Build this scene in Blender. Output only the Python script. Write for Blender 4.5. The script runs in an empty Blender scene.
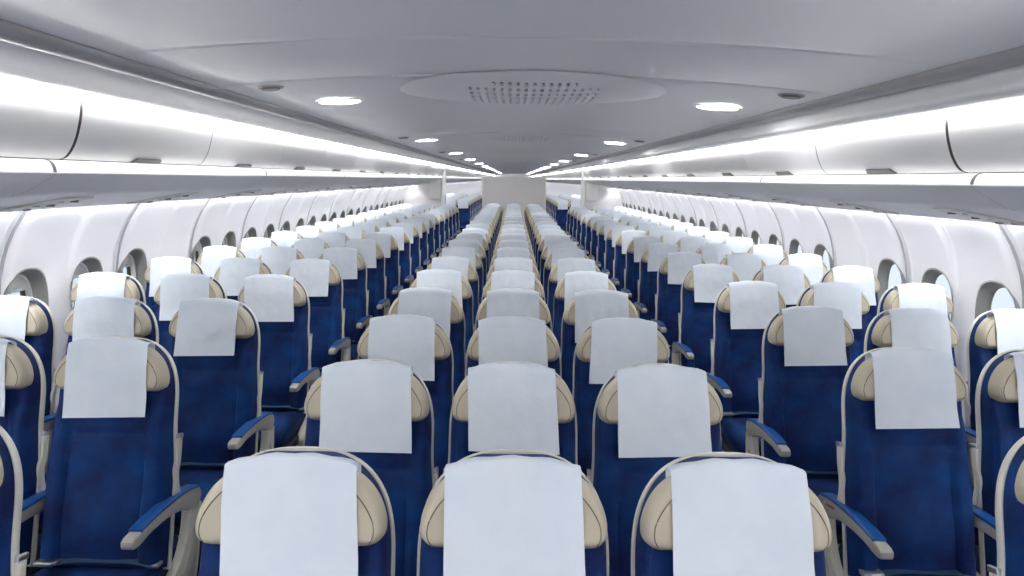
import bpy, bmesh, math, random
from math import sin, cos, tan, pi, sqrt, radians, atan2
from mathutils import Vector, Matrix

random.seed(7)
sc = bpy.context.scene
COL = sc.collection
CAM_Z = 1.78          # camera height above the floor
F_PX = 702.0          # focal length in pixels of a 1024 px wide frame

# ------------------------------------------------------------------ materials
MATS = {}
def mat(name, col, rough=0.5, metal=0.0, spec=0.5, emit=None, estr=0.0, bump=None, var=None, sheen=0.0, trans=0.0, coat=0.0):
    m = bpy.data.materials.new(name); m.use_nodes = True
    nt = m.node_tree; b = nt.nodes['Principled BSDF']
    b.inputs['Base Color'].default_value = (*col, 1)
    b.inputs['Roughness'].default_value = rough
    b.inputs['Metallic'].default_value = metal
    b.inputs['Specular IOR Level'].default_value = spec
    b.inputs['Sheen Weight'].default_value = sheen
    b.inputs['Transmission Weight'].default_value = trans
    b.inputs['Coat Weight'].default_value = coat
    if emit:
        b.inputs['Emission Color'].default_value = (*emit, 1)
        b.inputs['Emission Strength'].default_value = estr
    if bump or var:
        tc = nt.nodes.new('ShaderNodeTexCoord')
    if var:      # (scale, colour 2, detail)
        n = nt.nodes.new('ShaderNodeTexNoise'); n.inputs['Scale'].default_value = var[0]; n.inputs['Detail'].default_value = var[2]
        r = nt.nodes.new('ShaderNodeValToRGB')
        r.color_ramp.elements[0].position = 0.35; r.color_ramp.elements[1].position = 0.68
        r.color_ramp.elements[0].color = (*col, 1); r.color_ramp.elements[1].color = (*var[1], 1)
        nt.links.new(tc.outputs['Object'], n.inputs['Vector'])
        nt.links.new(n.outputs['Fac'], r.inputs['Fac'])
        nt.links.new(r.outputs['Color'], b.inputs['Base Color'])
    if bump:     # (scale, strength, distance)
        n2 = nt.nodes.new('ShaderNodeTexNoise'); n2.inputs['Scale'].default_value = bump[0]; n2.inputs['Detail'].default_value = 4
        bp = nt.nodes.new('ShaderNodeBump'); bp.inputs['Strength'].default_value = bump[1]; bp.inputs['Distance'].default_value = bump[2]
        nt.links.new(tc.outputs['Object'], n2.inputs['Vector'])
        nt.links.new(n2.outputs['Fac'], bp.inputs['Height'])
        nt.links.new(bp.outputs['Normal'], b.inputs['Normal'])
    MATS[name] = m
    return m

M_BLUE = mat('blue seat fabric', (0.002, 0.012, 0.085), 0.62, spec=0.22, bump=(260, 0.5, 0.003), var=(7, (0.001, 0.050, 0.215), 7), sheen=0.04)
M_BLUE2 = mat('blue armrest vinyl', (0.008, 0.095, 0.36), 0.35, spec=0.5)
M_NAVY = mat('navy side fabric', (0.004, 0.012, 0.075), 0.75, spec=0.3, bump=(300, 0.3, 0.002))
M_CREAM = mat('cream leather', (0.56, 0.505, 0.385), 0.46, spec=0.5, bump=(180, 0.12, 0.002))
M_SEAM = mat('dark leather seam', (0.16, 0.13, 0.085), 0.6)
M_SHELL = mat('cream seat shell', (0.80, 0.775, 0.69), 0.35, spec=0.5)
M_PLAST = mat('warm grey plastic', (0.52, 0.50, 0.455), 0.38)
M_PLAST2 = mat('pale plastic', (0.70, 0.69, 0.66), 0.4)
M_DARKP = mat('dark grey plastic', (0.035, 0.036, 0.04), 0.5)
M_STEEL = mat('satin steel', (0.55, 0.56, 0.58), 0.3, metal=0.9)
M_WEB = mat('slate belt webbing', (0.03, 0.075, 0.14), 0.55, bump=(500, 0.3, 0.001))
M_CLOTH = mat('white paper cloth', (0.72, 0.785, 0.865), 0.85, spec=0.2, bump=(38, 0.22, 0.006), var=(9, (0.78, 0.83, 0.89), 5))
M_WALL = mat('white wall panel', (0.80, 0.80, 0.82), 0.42, spec=0.4)
M_REVEAL = mat('grey window surround', (0.26, 0.255, 0.245), 0.5)
M_SHADE = mat('white window shade', (0.78, 0.76, 0.74), 0.5)
M_GASKET = mat('dark window gasket', (0.05, 0.035, 0.035), 0.6)
M_CEIL = mat('grey white ceiling panel', (0.84, 0.84, 0.85), 0.40, spec=0.45)
M_BAND = mat('grey ceiling rail', (0.36, 0.355, 0.37), 0.4)
M_GAP = mat('dark panel gap', (0.05, 0.045, 0.04), 0.8)
M_BIN = mat('white bin door', (0.86, 0.855, 0.855), 0.36, spec=0.45, coat=0.1)
M_UNDER = mat('pale grey service panel', (0.82, 0.82, 0.825), 0.42)
M_LATCH = mat('grey latch', (0.16, 0.155, 0.145), 0.45)
M_PART = mat('off white partition', (0.70, 0.69, 0.70), 0.5)
M_CARPET = mat('dark blue carpet', (0.012, 0.02, 0.05), 0.95, spec=0.1, bump=(400, 0.5, 0.004), var=(60, (0.02, 0.03, 0.07), 6))
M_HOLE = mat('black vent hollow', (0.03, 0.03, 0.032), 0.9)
M_RED = mat('red marking', (0.6, 0.03, 0.03), 0.5)
LIGHT_COL = (1.0, 0.985, 0.97)
M_STRIP = mat('cove light diffuser', (0.9, 0.9, 0.9), 0.6, emit=LIGHT_COL, estr=4.2)
M_LIP = mat('fascia light diffuser', (0.9, 0.9, 0.9), 0.5, emit=LIGHT_COL, estr=0.07)  # faint glow added to the white fascia, for light from the groove above
M_WASH = mat('wall wash diffuser', (0.9, 0.9, 0.9), 0.5, emit=(0.97, 0.98, 1.0), estr=4.8)
M_SPOT = mat('downlight lens', (0.9, 0.9, 0.9), 0.4, emit=(1, 1, 1), estr=9.0)
m = bpy.data.materials.new('window glass'); m.use_nodes = True
nt = m.node_tree; nt.nodes.clear()
o_ = nt.nodes.new('ShaderNodeOutputMaterial'); g_ = nt.nodes.new('ShaderNodeBsdfTransparent'); gl = nt.nodes.new('ShaderNodeBsdfGlossy')
gl.inputs['Roughness'].default_value = 0.05; g_.inputs['Color'].default_value = (0.9, 0.95, 0.98, 1)
mx = nt.nodes.new('ShaderNodeMixShader'); mx.inputs[0].default_value = 0.06
nt.links.new(g_.outputs[0], mx.inputs[1]); nt.links.new(gl.outputs[0], mx.inputs[2]); nt.links.new(mx.outputs[0], o_.inputs[0])
M_GLASS = m

# ------------------------------------------------------------------ helpers
def mesh_from(name, verts, faces, m, sharp=40, merge=0.0):
    me = bpy.data.meshes.new(name)
    me.from_pydata([tuple(v) for v in verts], [], faces)
    bm = bmesh.new(); bm.from_mesh(me)
    if merge: bmesh.ops.remove_doubles(bm, verts=bm.verts, dist=merge)
    bm.to_mesh(me); bm.free()
    me.materials.append(m)
    me.polygons.foreach_set('use_smooth', [True] * len(me.polygons))
    me.set_sharp_from_angle(angle=radians(sharp))
    me.update()
    return me

def bm_mesh(name, bm, m, sharp=40, normals=True):
    if normals: bmesh.ops.recalc_face_normals(bm, faces=bm.faces)
    me = bpy.data.meshes.new(name); bm.to_mesh(me); bm.free()
    me.materials.append(m)
    me.polygons.foreach_set('use_smooth', [True] * len(me.polygons))
    me.set_sharp_from_angle(angle=radians(sharp))
    return me

def link(name, me, parent=None, loc=None):
    o = bpy.data.objects.new(name, me); COL.objects.link(o)
    if parent is not None: o.parent = parent
    if loc is not None: o.location = loc
    return o

def empty(name, loc):
    o = bpy.data.objects.new(name, None); COL.objects.link(o)
    o.location = loc; o.empty_display_size = 0.05
    return o

def tag(o, label=None, cat=None, group=None, kind=None):
    if label: o['label'] = label
    if cat: o['category'] = cat
    if group: o['group'] = group
    if kind: o['kind'] = kind
    return o

def struct(name, me, loc=None):
    return tag(link(name, me, None, loc), kind='structure')

def copy_tree(o, parent=None):
    c = o.copy(); COL.objects.link(c); c.parent = parent
    for ch in list(CHILDREN.get(o.name, [])):
        copy_tree(ch, c)
    return c
CHILDREN = {}
def index_children(root):
    def walk(o):
        CHILDREN[o.name] = [x for x in bpy.data.objects if x.parent == o]
        for x in CHILDREN[o.name]: walk(x)
    walk(root)

def grid_faces(nu, nv, off=0, flip=False):
    f = []
    for j in range(nv - 1):
        for i in range(nu - 1):
            a = off + j * nu + i
            q = (a, a + 1, a + nu + 1, a + nu)
            f.append(q[::-1] if flip else q)
    return f

def solid_box(bm, x0, x1, y0, y1, z0, z1, bev=0.0, seg=2):
    r = bmesh.ops.create_cube(bm, size=1.0)
    vs = r['verts']
    bmesh.ops.scale(bm, vec=(x1 - x0, y1 - y0, z1 - z0), verts=vs)
    bmesh.ops.translate(bm, vec=((x0 + x1) / 2, (y0 + y1) / 2, (z0 + z1) / 2), verts=vs)
    if bev:
        es = list({e for v in vs for e in v.link_edges})
        bmesh.ops.bevel(bm, geom=es, offset=bev, segments=seg, profile=0.5, affect='EDGES')

def prism(bm, outline, axis, a0, a1, bev=0.0, seg=2):
    """outline: list of 2D points; axis 'x' -> points are (y, z), 'y' -> (x, z), 'z' -> (x, y)."""
    def P(p, a):
        return {'x': (a, p[0], p[1]), 'y': (p[0], a, p[1]), 'z': (p[0], p[1], a)}[axis]
    v0 = [bm.verts.new(P(p, a0)) for p in outline]
    v1 = [bm.verts.new(P(p, a1)) for p in outline]
    n = len(outline)
    fs = [bm.faces.new(v0[::-1]), bm.faces.new(v1)]
    for i in range(n):
        fs.append(bm.faces.new((v0[i], v0[(i + 1) % n], v1[(i + 1) % n], v1[i])))
    bmesh.ops.recalc_face_normals(bm, faces=fs)
    if bev:
        es = list(fs[0].edges) + list(fs[1].edges)
        bmesh.ops.bevel(bm, geom=es, offset=bev, segments=seg, profile=0.5, affect='EDGES')

def tube(bm, pts, r, seg=8, closed=False):
    n = len(pts); rings = []
    P = [Vector(p) for p in pts]
    for i in range(n):
        a = P[(i - 1) % n] if (closed or i) else P[i]
        b = P[(i + 1) % n] if (closed or i < n - 1) else P[i]
        d = (b - a).normalized()
        up = Vector((0, 0, 1)) if abs(d.z) < 0.9 else Vector((0, 1, 0))
        s = d.cross(up).normalized(); t = s.cross(d)
        rings.append([bm.verts.new(P[i] + r * (cos(k * 2 * pi / seg) * s + sin(k * 2 * pi / seg) * t)) for k in range(seg)])
    m_ = n if closed else n - 1
    for i in range(m_):
        A, B = rings[i], rings[(i + 1) % n]
        for k in range(seg):
            bm.faces.new((A[k], A[(k + 1) % seg], B[(k + 1) % seg], B[k]))
    if not closed:
        bm.faces.new(rings[0][::-1]); bm.faces.new(rings[-1])

def smooth_curve(pts, per=6):
    """Catmull-Rom through 2D points."""
    out = []
    n = len(pts)
    for i in range(n - 1):
        p0 = pts[max(i - 1, 0)]; p1 = pts[i]; p2 = pts[i + 1]; p3 = pts[min(i + 2, n - 1)]
        for k in range(per):
            t = k / per
            out.append(tuple(0.5 * ((2 * p1[c]) + (-p0[c] + p2[c]) * t + (2 * p0[c] - 5 * p1[c] + 4 * p2[c] - p3[c]) * t * t + (-p0[c] + 3 * p1[c] - 3 * p2[c] + p3[c]) * t ** 3) for c in range(2)))
    out.append(tuple(pts[-1]))
    return out

def sweep_y(prof, y0, y1, thick=0.0, ny=2, ends=True):
    """Sheet (optionally with thickness, offset along the profile's normal) from a profile of (x, z) swept along y."""
    n = len(prof)
    V = []; Fc = []
    def norms():
        out = []
        for i in range(n):
            a = prof[max(i - 1, 0)]; b = prof[min(i + 1, n - 1)]
            dx, dz = b[0] - a[0], b[1] - a[1]; L = sqrt(dx * dx + dz * dz) or 1
            out.append((-dz / L, dx / L))
        return out
    N = norms()
    ys = [y0 + (y1 - y0) * k / (ny - 1) for k in range(ny)]
    for y in ys:
        for p in prof: V.append((p[0], y, p[1]))
    Fc += grid_faces(n, ny)
    if thick:
        off = len(V)
        for y in ys:
            for p, q in zip(prof, N): V.append((p[0] + q[0] * thick, y, p[1] + q[1] * thick))
        Fc += grid_faces(n, ny, off, True)
        for j in range(ny - 1):
            for c in (0, n - 1):
                a = j * n + c; b = a + n
                Fc.append((a, b, off + b, off + a))
        for i in range(n - 1):
            for r in (0, (ny - 1) * n):
                a = r + i
                Fc.append((a, a + 1, off + a + 1, off + a))
    return V, Fc

def sweep_mesh(name, prof, y0, y1, m, thick=0.0, ny=2, sharp=40):
    V, Fc = sweep_y(prof, y0, y1, thick, ny)
    bm = bmesh.new()
    vs = [bm.verts.new(v) for v in V]
    for f in Fc:
        try: bm.faces.new([vs[i] for i in f])
        except ValueError: pass
    return bm_mesh(name, bm, m, sharp, normals=bool(thick))

# ------------------------------------------------------------------ the seat
TH = radians(15)
BASE = Vector((0, -0.205, 0.44))
AX = Vector((0, sin(TH), cos(TH)))         # up along the back
NX = Vector((0, cos(TH), -sin(TH)))        # towards the rear
VTOP = (1.196 - 0.44) / cos(TH)            # 0.783
def BP(u, v, n): return BASE + Vector((u, 0, 0)) + AX * v + NX * n

def pad_mesh(name, m, wfun, v0, v1, n0, thick, r, nu=22, nv=40, disp=None, vr=None, sharp=60):
    """Upholstered pad: half width wfun(v), from v0 to v1, back face at n0, puffed towards the front by thick with edge radius r."""
    vs_ = []
    for j in range(nv):
        t = j / (nv - 1)
        t = 0.5 - 0.5 * cos(pi * t) if vr is None else vr(t)
        vs_.append(v0 + (v1 - v0) * t)
    V = []
    for layer in (0, 1):
        for v in vs_:
            w = max(wfun(v), 0.0005)
            for i in range(nu):
                s = -1 + 2 * i / (nu - 1)
                s = math.copysign(1 - (1 - abs(s)) ** 1.5, s)
                u = s * w
                if layer == 0:
                    # distance to the outline, a little smoothed
                    d = min((w - abs(u)), 1e9)
                    dv = min(v - v0, v1 - v)
                    fu = sqrt(max(0, 1 - (1 - min(d / r, 1)) ** 2))
                    fv = sqrt(max(0, 1 - (1 - min(dv / r, 1)) ** 2))
                    f = fu * fv
                    n = n0 - thick * f
                    if disp: n -= disp(u, v) * f
                else:
                    n = n0
                V.append(BP(u, v, n))
    F_ = grid_faces(nu, nv) + grid_faces(nu, nv, nu * nv, True)
    bm = bmesh.new()
    bvs = [bm.verts.new(v) for v in V]
    for f in F_:
        bm.faces.new([bvs[i] for i in f])
    bmesh.ops.remove_doubles(bm, verts=bm.verts, dist=0.0004)
    bmesh.ops.dissolve_degenerate(bm, edges=bm.edges, dist=0.0002)
    return bm_mesh(name, bm, m, sharp)

def dome(w, vt, hh, e=2.5):
    def f(v):
        x = (v - (vt - hh)) / hh
        if x <= 0: return w
        return w * max(0.0, 1 - min(x, 1) ** e) ** (1 / e)
    return f

def shell_w(v):
    w = dome(0.203, VTOP, 0.24, 2.6)(v)
    t = min(1, max(0, (0.50 - v) / 0.2)); t = t * t * (3 - 2 * t)
    return w + 0.012 * t

def outline_pts(w, v0, vt, n=40, inset=0.0):
    """Closed outline (u, v) of a half-width function."""
    right = []
    for k in range(n + 1):
        t = k / n
        v = v0 + (vt - v0) * sin(t * pi / 2)
        right.append((w(v), v))
    return right + [(-u, v) for u, v in right[::-1][1:]]

def shell_mesh():
    # a shallow dish: rim of its own, cream side band
    bm = bmesh.new()
    pts = outline_pts(shell_w, -0.02, VTOP, 36)
    rings = [(0.0, 0.000, 1.004), (-0.0, 0.004, 1.014), (0, 0.020, 1.010), (0, 0.032, 0.98), (0, 0.042, 0.90), (0, 0.046, 0.5)]
    prev = None; cv = 0.42
    rs = []
    front_in = [bm.verts.new(BP(u * 0.955, cv + (v - cv) * 0.975, 0.004)) for u, v in pts]
    rs.append(front_in)
    for _, n, s in rings:
        rs.append([bm.verts.new(BP(u * s, cv + (v - cv) * (1 - (1 - s) * 0.6), n)) for u, v in pts])
    n_ = len(pts)
    for A, B in zip(rs, rs[1:]):
        for i in range(n_):
            bm.faces.new((A[i], A[(i + 1) % n_], B[(i + 1) % n_], B[i]))
    bm.faces.new(rs[-1]); bm.faces.new(rs[0][::-1])
    return bm_mesh('shell', bm, M_SHELL, 50)

def back_disp(u, v):
    g = 0.0
    a = abs(u)
    # side bolsters
    g += 0.017 * (1 / (1 + math.exp(-(a - 0.14) / 0.005))) * (1 if v < 0.5 else max(0, 1 - (v - 0.5) / 0.06))
    # crease under the shoulder panel
    if a < 0.145: g -= 0.014 * math.exp(-((v - 0.445) / 0.009) ** 2)
    g -= 0.007 * math.exp(-((a - 0.135) / 0.006) ** 2) * (1 if v < 0.44 else 0)
    g += 0.010 * math.exp(-((v - 0.39) / 0.05) ** 2) * (1 - min(1, a / 0.2) ** 2)
    g += 0.020 * math.exp(-((v - 0.14) / 0.10) ** 2) * (1 - min(1, a / 0.2) ** 2)
    return g

def backrest_mesh():
    return pad_mesh('backrest', M_BLUE, lambda v: shell_w(v) * 0.982, -0.015, VTOP - 0.006, 0.006, 0.060, 0.026, 36, 96, back_disp)

H0, H1 = 0.592, 0.770      # headrest, along the back
def head_w(v):
    x = (v - H0) / (H1 - H0)
    w = 0.199 * max(0.0, 1 - max(0, x) ** 2.5 * 0.999) ** (1 / 2.5)
    w = min(w, 0.195)
    rc = 0.04
    d = v - H0
    if d < rc: w -= rc - sqrt(max(0, rc * rc - (rc - d) ** 2))
    return w
def head_disp(u, v):
    a = abs(u)
    return 0.010 * min(1, a / 0.19) ** 3 - 0.002 * math.exp(-((head_w(v) - a - 0.020) / 0.003) ** 2)
def headrest_mesh():
    def vr(t): return 0.5 - 0.5 * cos(pi * t)
    return pad_mesh('headrest', M_CREAM, head_w, H0, H1, -0.038, 0.048, 0.022, 34, 34, head_disp, vr)
def seam_mesh(s):
    bm = bmesh.new()
    if 1:
        side = []
        for k in range(26):
            v = H0 + 0.014 + (H1 - H0 - 0.05) * k / 25
            w = head_w(v) - 0.018 - 0.030 * (k / 25) ** 2
            if w < 0.1: break
            r = 0.022
            d = head_w(v) - w; dv = min(v - H0, H1 - v)
            f = sqrt(max(0, 1 - (1 - min(d / r, 1)) ** 2)) * sqrt(max(0, 1 - (1 - min(dv / r, 1)) ** 2))
            side.append(BP(s * w, v, -0.038 - (0.048 + head_disp(w, v)) * f - 0.0002))
        tube(bm, side, 0.0014, 5)
    return bm_mesh('seam', bm, M_SEAM, 60)

def cover_mesh(seed):
    rnd = random.Random(seed)
    hw = 0.135 + rnd.uniform(-0.001, 0.005); nu, ns = 15, 34
    tilt = rnd.uniform(-0.012, 0.012); shift = rnd.uniform(-0.01, 0.006)
    ph = [rnd.uniform(0, 6.28) for _ in range(6)]
    L = 0.262 + rnd.uniform(-0.008, 0.012)
    # path over the top: (n, v, hang) behind -> over -> down the front
    path = []
    for k in range(6): path.append((-0.040, 0.735 + 0.035 * k / 5, 0))
    for k in range(1, 9):
        a = pi * k / 9
        path.append((-0.064 + 0.024 * cos(a), 0.771 + 0.009 * sin(a), 0))
    nf = ns - len(path)
    for k in range(nf + 0):
        d = (k + 1) / nf * L
        path.append((-0.0885, 0.769 - d, d))
    V = []
    ns = len(path)
    for layer in (0, 1):
        for j, (n, v, d) in enumerate(path):
            for i in range(nu):
                s = -1 + 2 * i / (nu - 1)
                u = s * (hw + 0.004 * (d / L)) + shift + tilt * d / L
                nn = n; vv = v
                vv -= 0.019 * abs(s) ** 2.4 * (1 if d == 0 else max(0, 1 - d / 0.12))          # follows the crown of the pad
                if d > 0:
                    # puffed over the pad, then hanging free below it
                    nn -= 0.006 * math.exp(-((d - 0.10) / 0.07) ** 2)
                    if d > 0.20: nn -= 0.0 + (d - 0.20) * 0.05
                    vv += 0.004 * s * sin(ph[0]) * d / L
                wob = 0.0014 * sin(9 * s + ph[1] + 20 * d) + 0.0016 * sin(5 * s + ph[2] - 32 * d) * min(1, d / 0.1) + 0.0022 * sin(7 * s + ph[3]) * (d / L) ** 2
                top = 0.0016 * sin(11 * s + ph[4]) * (1 if 6 <= j < 16 else 0)
                nn -= abs(wob) + (0.0016 if layer == 0 else 0.0)
                V.append(BP(u, vv + top + (0.0012 if layer == 0 and d == 0 else 0), nn))
    F_ = grid_faces(nu, ns) + grid_faces(nu, ns, nu * ns, True)
    o2 = nu * ns
    for j in range(ns - 1):
        for c in (0, nu - 1):
            a = j * nu + c; b = a + nu; F_.append((a, b, b + o2, a + o2))
    for i in range(nu - 1):
        for r in (0, (ns - 1) * nu):
            a = r + i; F_.append((a, a + 1, a + 1 + o2, a + o2))
    bm = bmesh.new(); bv = [bm.verts.new(v) for v in V]
    for f in F_: bm.faces.new([bv[i] for i in f])
    return bm_mesh('headrest_cover', bm, M_CLOTH, 70)

def cushion_mesh():
    out = [(-0.20, 0.33), (-0.56, 0.33), (-0.615, 0.345), (-0.645, 0.385), (-0.648, 0.425), (-0.625, 0.455), (-0.57, 0.468), (-0.42, 0.466), (-0.25, 0.452), (-0.17, 0.447)]
    out = smooth_curve(out, 3)
    nu = 15; V = []; n = len(out)
    for i in range(nu):
        s = -1 + 2 * i / (nu - 1)
        s = math.copysign(1 - (1 - abs(s)) ** 1.6, s)
        a = abs(s)
        e = sqrt(max(0, 1 - max(0, (a - 0.82) / 0.18) ** 2))
        cy, cz = -0.4, 0.40
        for y, z in out:
            k = 0.82 + 0.18 * e
            zz = cz + (z - cz) * (0.55 + 0.45 * e)
            if z > 0.44: zz += 0.008 * (1 / (1 + math.exp(-(a - 0.72) / 0.03)) - 1) * 1.0
            V.append((s * 0.196, cy + (y - cy) * (0.95 + 0.05 * e), zz))
    bm = bmesh.new(); bv = [bm.verts.new(v) for v in V]
    for i in range(nu - 1):
        for j in range(n):
            a = i * n + j; b = i * n + (j + 1) % n
            bm.faces.new((bv[a], bv[b], bv[b + n], bv[a + n]))
    bm.faces.new(bv[:n]); bm.faces.new(bv[-n:][::-1])
    return bm_mesh('seat_cushion', bm, M_BLUE, 60)

ARM_TOP = smooth_curve([(0.010, 0.560), (0.028, 0.588), (0.018, 0.618), (-0.03, 0.636), (-0.10, 0.648), (-0.20, 0.656), (-0.32, 0.658), (-0.425, 0.652)], 5)
ARM_BOT = smooth_curve([(-0.442, 0.644), (-0.440, 0.620), (-0.40, 0.614), (-0.33, 0.620), (-0.22, 0.614), (-0.13, 0.596), (-0.075, 0.572), (-0.055, 0.555), (-0.03, 0.545), (0.0, 0.548)], 4)
def arm_mesh(x):
    bm = bmesh.new()
    prism(bm, ARM_TOP + ARM_BOT, 'x', x - 0.021, x + 0.021, 0.006, 3)
    return bm_mesh('armrest', bm, M_PLAST, 50)
def arm_pad_mesh(x):
    top = [p for p in ARM_TOP if p[1] > 0.625 and p[0] < 0.012]
    up = [(y, z + 0.008) for y, z in top]
    lo = [(y, z - 0.004) for y, z in top]
    y_end = top[-1][0] + 0.020
    up = [(y, z) for y, z in up if y > y_end]; lo = [(y, z) for y, z in lo if y > y_end]
    bm = bmesh.new()
    prism(bm, up + lo[::-1], 'x', x - 0.0225, x + 0.0225, 0.004, 2)
    return bm_mesh('armrest_pad', bm, M_BLUE2, 50)
def arm_cap_mesh(x, side):
    bm = bmesh.new()
    r = bmesh.ops.create_cone(bm, cap_ends=True, segments=16, radius1=0.006, radius2=0.005, depth=0.003)
    bmesh.ops.rotate(bm, cent=(0, 0, 0), matrix=Matrix.Rotation(pi / 2, 3, 'Y'), verts=bm.verts)
    bmesh.ops.translate(bm, vec=(x + side * 0.022, -0.008, 0.612), verts=bm.verts)
    return bm_mesh('pivot_cap', bm, M_STEEL, 50)

def end_panel_mesh(x):
    out = smooth_curve([(-0.065, 0.575), (-0.090, 0.50), (-0.14, 0.43), (-0.22, 0.385), (-0.32, 0.36), (-0.36, 0.32), (-0.35, 0.27), (-0.28, 0.235), (-0.16, 0.23), (-0.08, 0.25), (-0.03, 0.33), (0.005, 0.45), (0.025, 0.56)], 5)
    bm = bmesh.new(); prism(bm, out, 'x', x - 0.017, x + 0.017, 0.006, 3)
    return bm_mesh('end_panel', bm, M_SHELL, 50)
def end_inset_mesh(x, side):
    out = smooth_curve([(-0.045, 0.50), (-0.085, 0.44), (-0.14, 0.375), (-0.22, 0.345), (-0.30, 0.32), (-0.29, 0.28), (-0.18, 0.258), (-0.10, 0.275), (-0.06, 0.34), (-0.03, 0.43), (-0.045, 0.50)], 5)[:-1]
    bm = bmesh.new(); a = x + side * 0.0165; prism(bm, out, 'x', min(a, a + side * 0.003), max(a, a + side * 0.003), 0.001, 1)
    return bm_mesh('side_inset', bm, M_PLAST, 50)

def side_trim_mesh(s):
    """cream trim that leaves the shell's side edge and sweeps forward to the armrest pivot"""
    bm = bmesh.new()
    x = s * 0.2145
    def P(v, n): q = BP(0, v, n); return (q.y, q.z)
    rear = smooth_curve([P(0.43, 0.036), P(0.36, 0.036), P(0.30, 0.028), (-0.100, 0.665), (-0.085, 0.630), (-0.07, 0.60)], 5)
    front = smooth_curve([P(0.43, 0.008), P(0.36, 0.006), P(0.31, -0.006), (-0.128, 0.660), (-0.118, 0.622), (-0.09, 0.59)], 5)
    prism(bm, front + rear[::-1], 'x', x - 0.006, x + 0.006, 0.003, 2)
    return bm_mesh('side_trim', bm, M_SHELL, 50)
def joint_mesh(s):
    bm = bmesh.new()
    x = s * 0.2145
    def P(v, n): q = BP(0, v, n); return (q.y, q.z)
    prism(bm, [P(0.442, 0.004), P(0.426, 0.004), P(0.426, 0.042), P(0.442, 0.042)], 'x', x - 0.006, x + 0.006, 0.002, 1)
    return bm_mesh('trim_joint', bm, M_STEEL, 50)

def belt_mesh():
    bm = bmesh.new()
    nn = 22; top = []; V = []
    for k in range(nn):
        t = k / (nn - 1)
        x = -0.15 + 0.345 * t
        z = 0.463 + 0.016 * sin(pi * t) + 0.004 * sin(9 * t)
        y = -0.262 + 0.02 * sin(3 * t) - 0.02 * t * (1 - t)
        V.append([bm.verts.new(p) for p in ((x, y - 0.022, z - 0.004), (x, y + 0.022, z + 0.006), (x, y + 0.022, z + 0.009), (x, y - 0.022, z - 0.001))])
    for A, B in zip(V, V[1:]):
        for k in range(4): bm.faces.new((A[k], A[(k + 1) % 4], B[(k + 1) % 4], B[k]))
    bm.faces.new(V[0]); bm.faces.new(V[-1][::-1])
    return bm_mesh('belt', bm, M_WEB, 50)
def buckle_mesh():
    bm = bmesh.new()
    solid_box(bm, -0.2, -0.135, -0.292, -0.232, 0.463, 0.481, 0.005, 2)
    solid_box(bm, -0.145, -0.125, -0.285, -0.239, 0.466, 0.478, 0.003, 1)
    return bm_mesh('buckle', bm, M_STEEL, 50)
def anchor_mesh():
    bm = bmesh.new()
    solid_box(bm, 0.180, 0.214, -0.272, -0.236, 0.456, 0.468, 0.003, 2)
    return bm_mesh('belt_anchor', bm, M_STEEL, 50)
def leg_mesh(s):
    bm = bmesh.new()
    x = s * 0.17
    out = [(-0.55, 0.0), (-0.50, 0.0), (-0.44, 0.22), (-0.25, 0.24), (-0.14, 0.0), (-0.09, 0.0), (-0.16, 0.30), (-0.52, 0.30)]
    prism(bm, out, 'x', x - 0.014, x + 0.014, 0.004, 1)
    return bm_mesh('leg', bm, M_STEEL, 50)
def pan_mesh():
    bm = bmesh.new(); solid_box(bm, -0.21, 0.21, -0.58, -0.14, 0.295, 0.34, 0.01, 2)
    return bm_mesh('seat_pan', bm, M_DARKP, 50)

ME = dict(shell=shell_mesh(), backrest=backrest_mesh(), headrest=headrest_mesh(), seam_a=seam_mesh(-1), seam_b=seam_mesh(1), cushion=cushion_mesh(),
          belt=belt_mesh(), buckle=buckle_mesh(), anchor=anchor_mesh(), pan=pan_mesh(),
          leg_a=leg_mesh(-1), leg_b=leg_mesh(1))
COVERS = [cover_mesh(s) for s in range(9)]
XA = 0.232; XE = 0.214      # armrest offset from the seat centre
for s, k in ((-1, 'a'), (1, 'b')):
    ME['earm_' + k] = arm_mesh(s * XE); ME['epad_' + k] = arm_pad_mesh(s * XE); ME['ecap_' + k] = arm_cap_mesh(s * XE, s)
    ME['arm_' + k] = arm_mesh(s * XA); ME['pad_' + k] = arm_pad_mesh(s * XA); ME['cap_' + k] = arm_cap_mesh(s * XA, s)
    ME['cap_in_' + k] = arm_cap_mesh(s * XA, -s)
    ME['end_' + k] = end_panel_mesh(s * (XE + 0.004)); ME['inset_' + k] = end_inset_mesh(s * (XE + 0.004), s)
    ME['trim_' + k] = side_trim_mesh(s); ME['joint_' + k] = joint_mesh(s)

def make_seat(arms, ends):
    """arms / ends: which sides ('a' = minus x, 'b' = plus x) carry an armrest and an end panel"""
    r = empty('airplane_seat', (0, 0, 0))
    link('seat_shell', ME['shell'], r)
    link('backrest', ME['backrest'], r)
    h = link('headrest', ME['headrest'], r)
    link('headrest_seam', ME['seam_a'], h); link('headrest_seam', ME['seam_b'], h)
    link('headrest_cover', COVERS[0], r)
    link('seat_cushion', ME['cushion'], r)
    b = link('seat_belt', ME['belt'], r)
    link('buckle', ME['buckle'], b); link('belt_anchor', ME['anchor'], b)
    link('seat_pan', ME['pan'], r)
    link('leg', ME['leg_a'], r); link('leg', ME['leg_b'], r)
    for k in 'ab':
        t = link('side_trim', ME['trim_' + k], r)
        link('trim_joint', ME['joint_' + k], t)
    for k in arms:
        p = 'e' if k in ends else ''
        a = link('armrest', ME[p + 'arm_' + k], r)
        link('armrest_pad', ME[p + 'pad_' + k], a)
        link('pivot_cap', ME[p + 'cap_' + k], a)
    for k in ends:
        e = link('end_panel', ME['end_' + k], r)
        link('side_inset', ME['inset_' + k], e)
    index_children(r)
    return r

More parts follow.
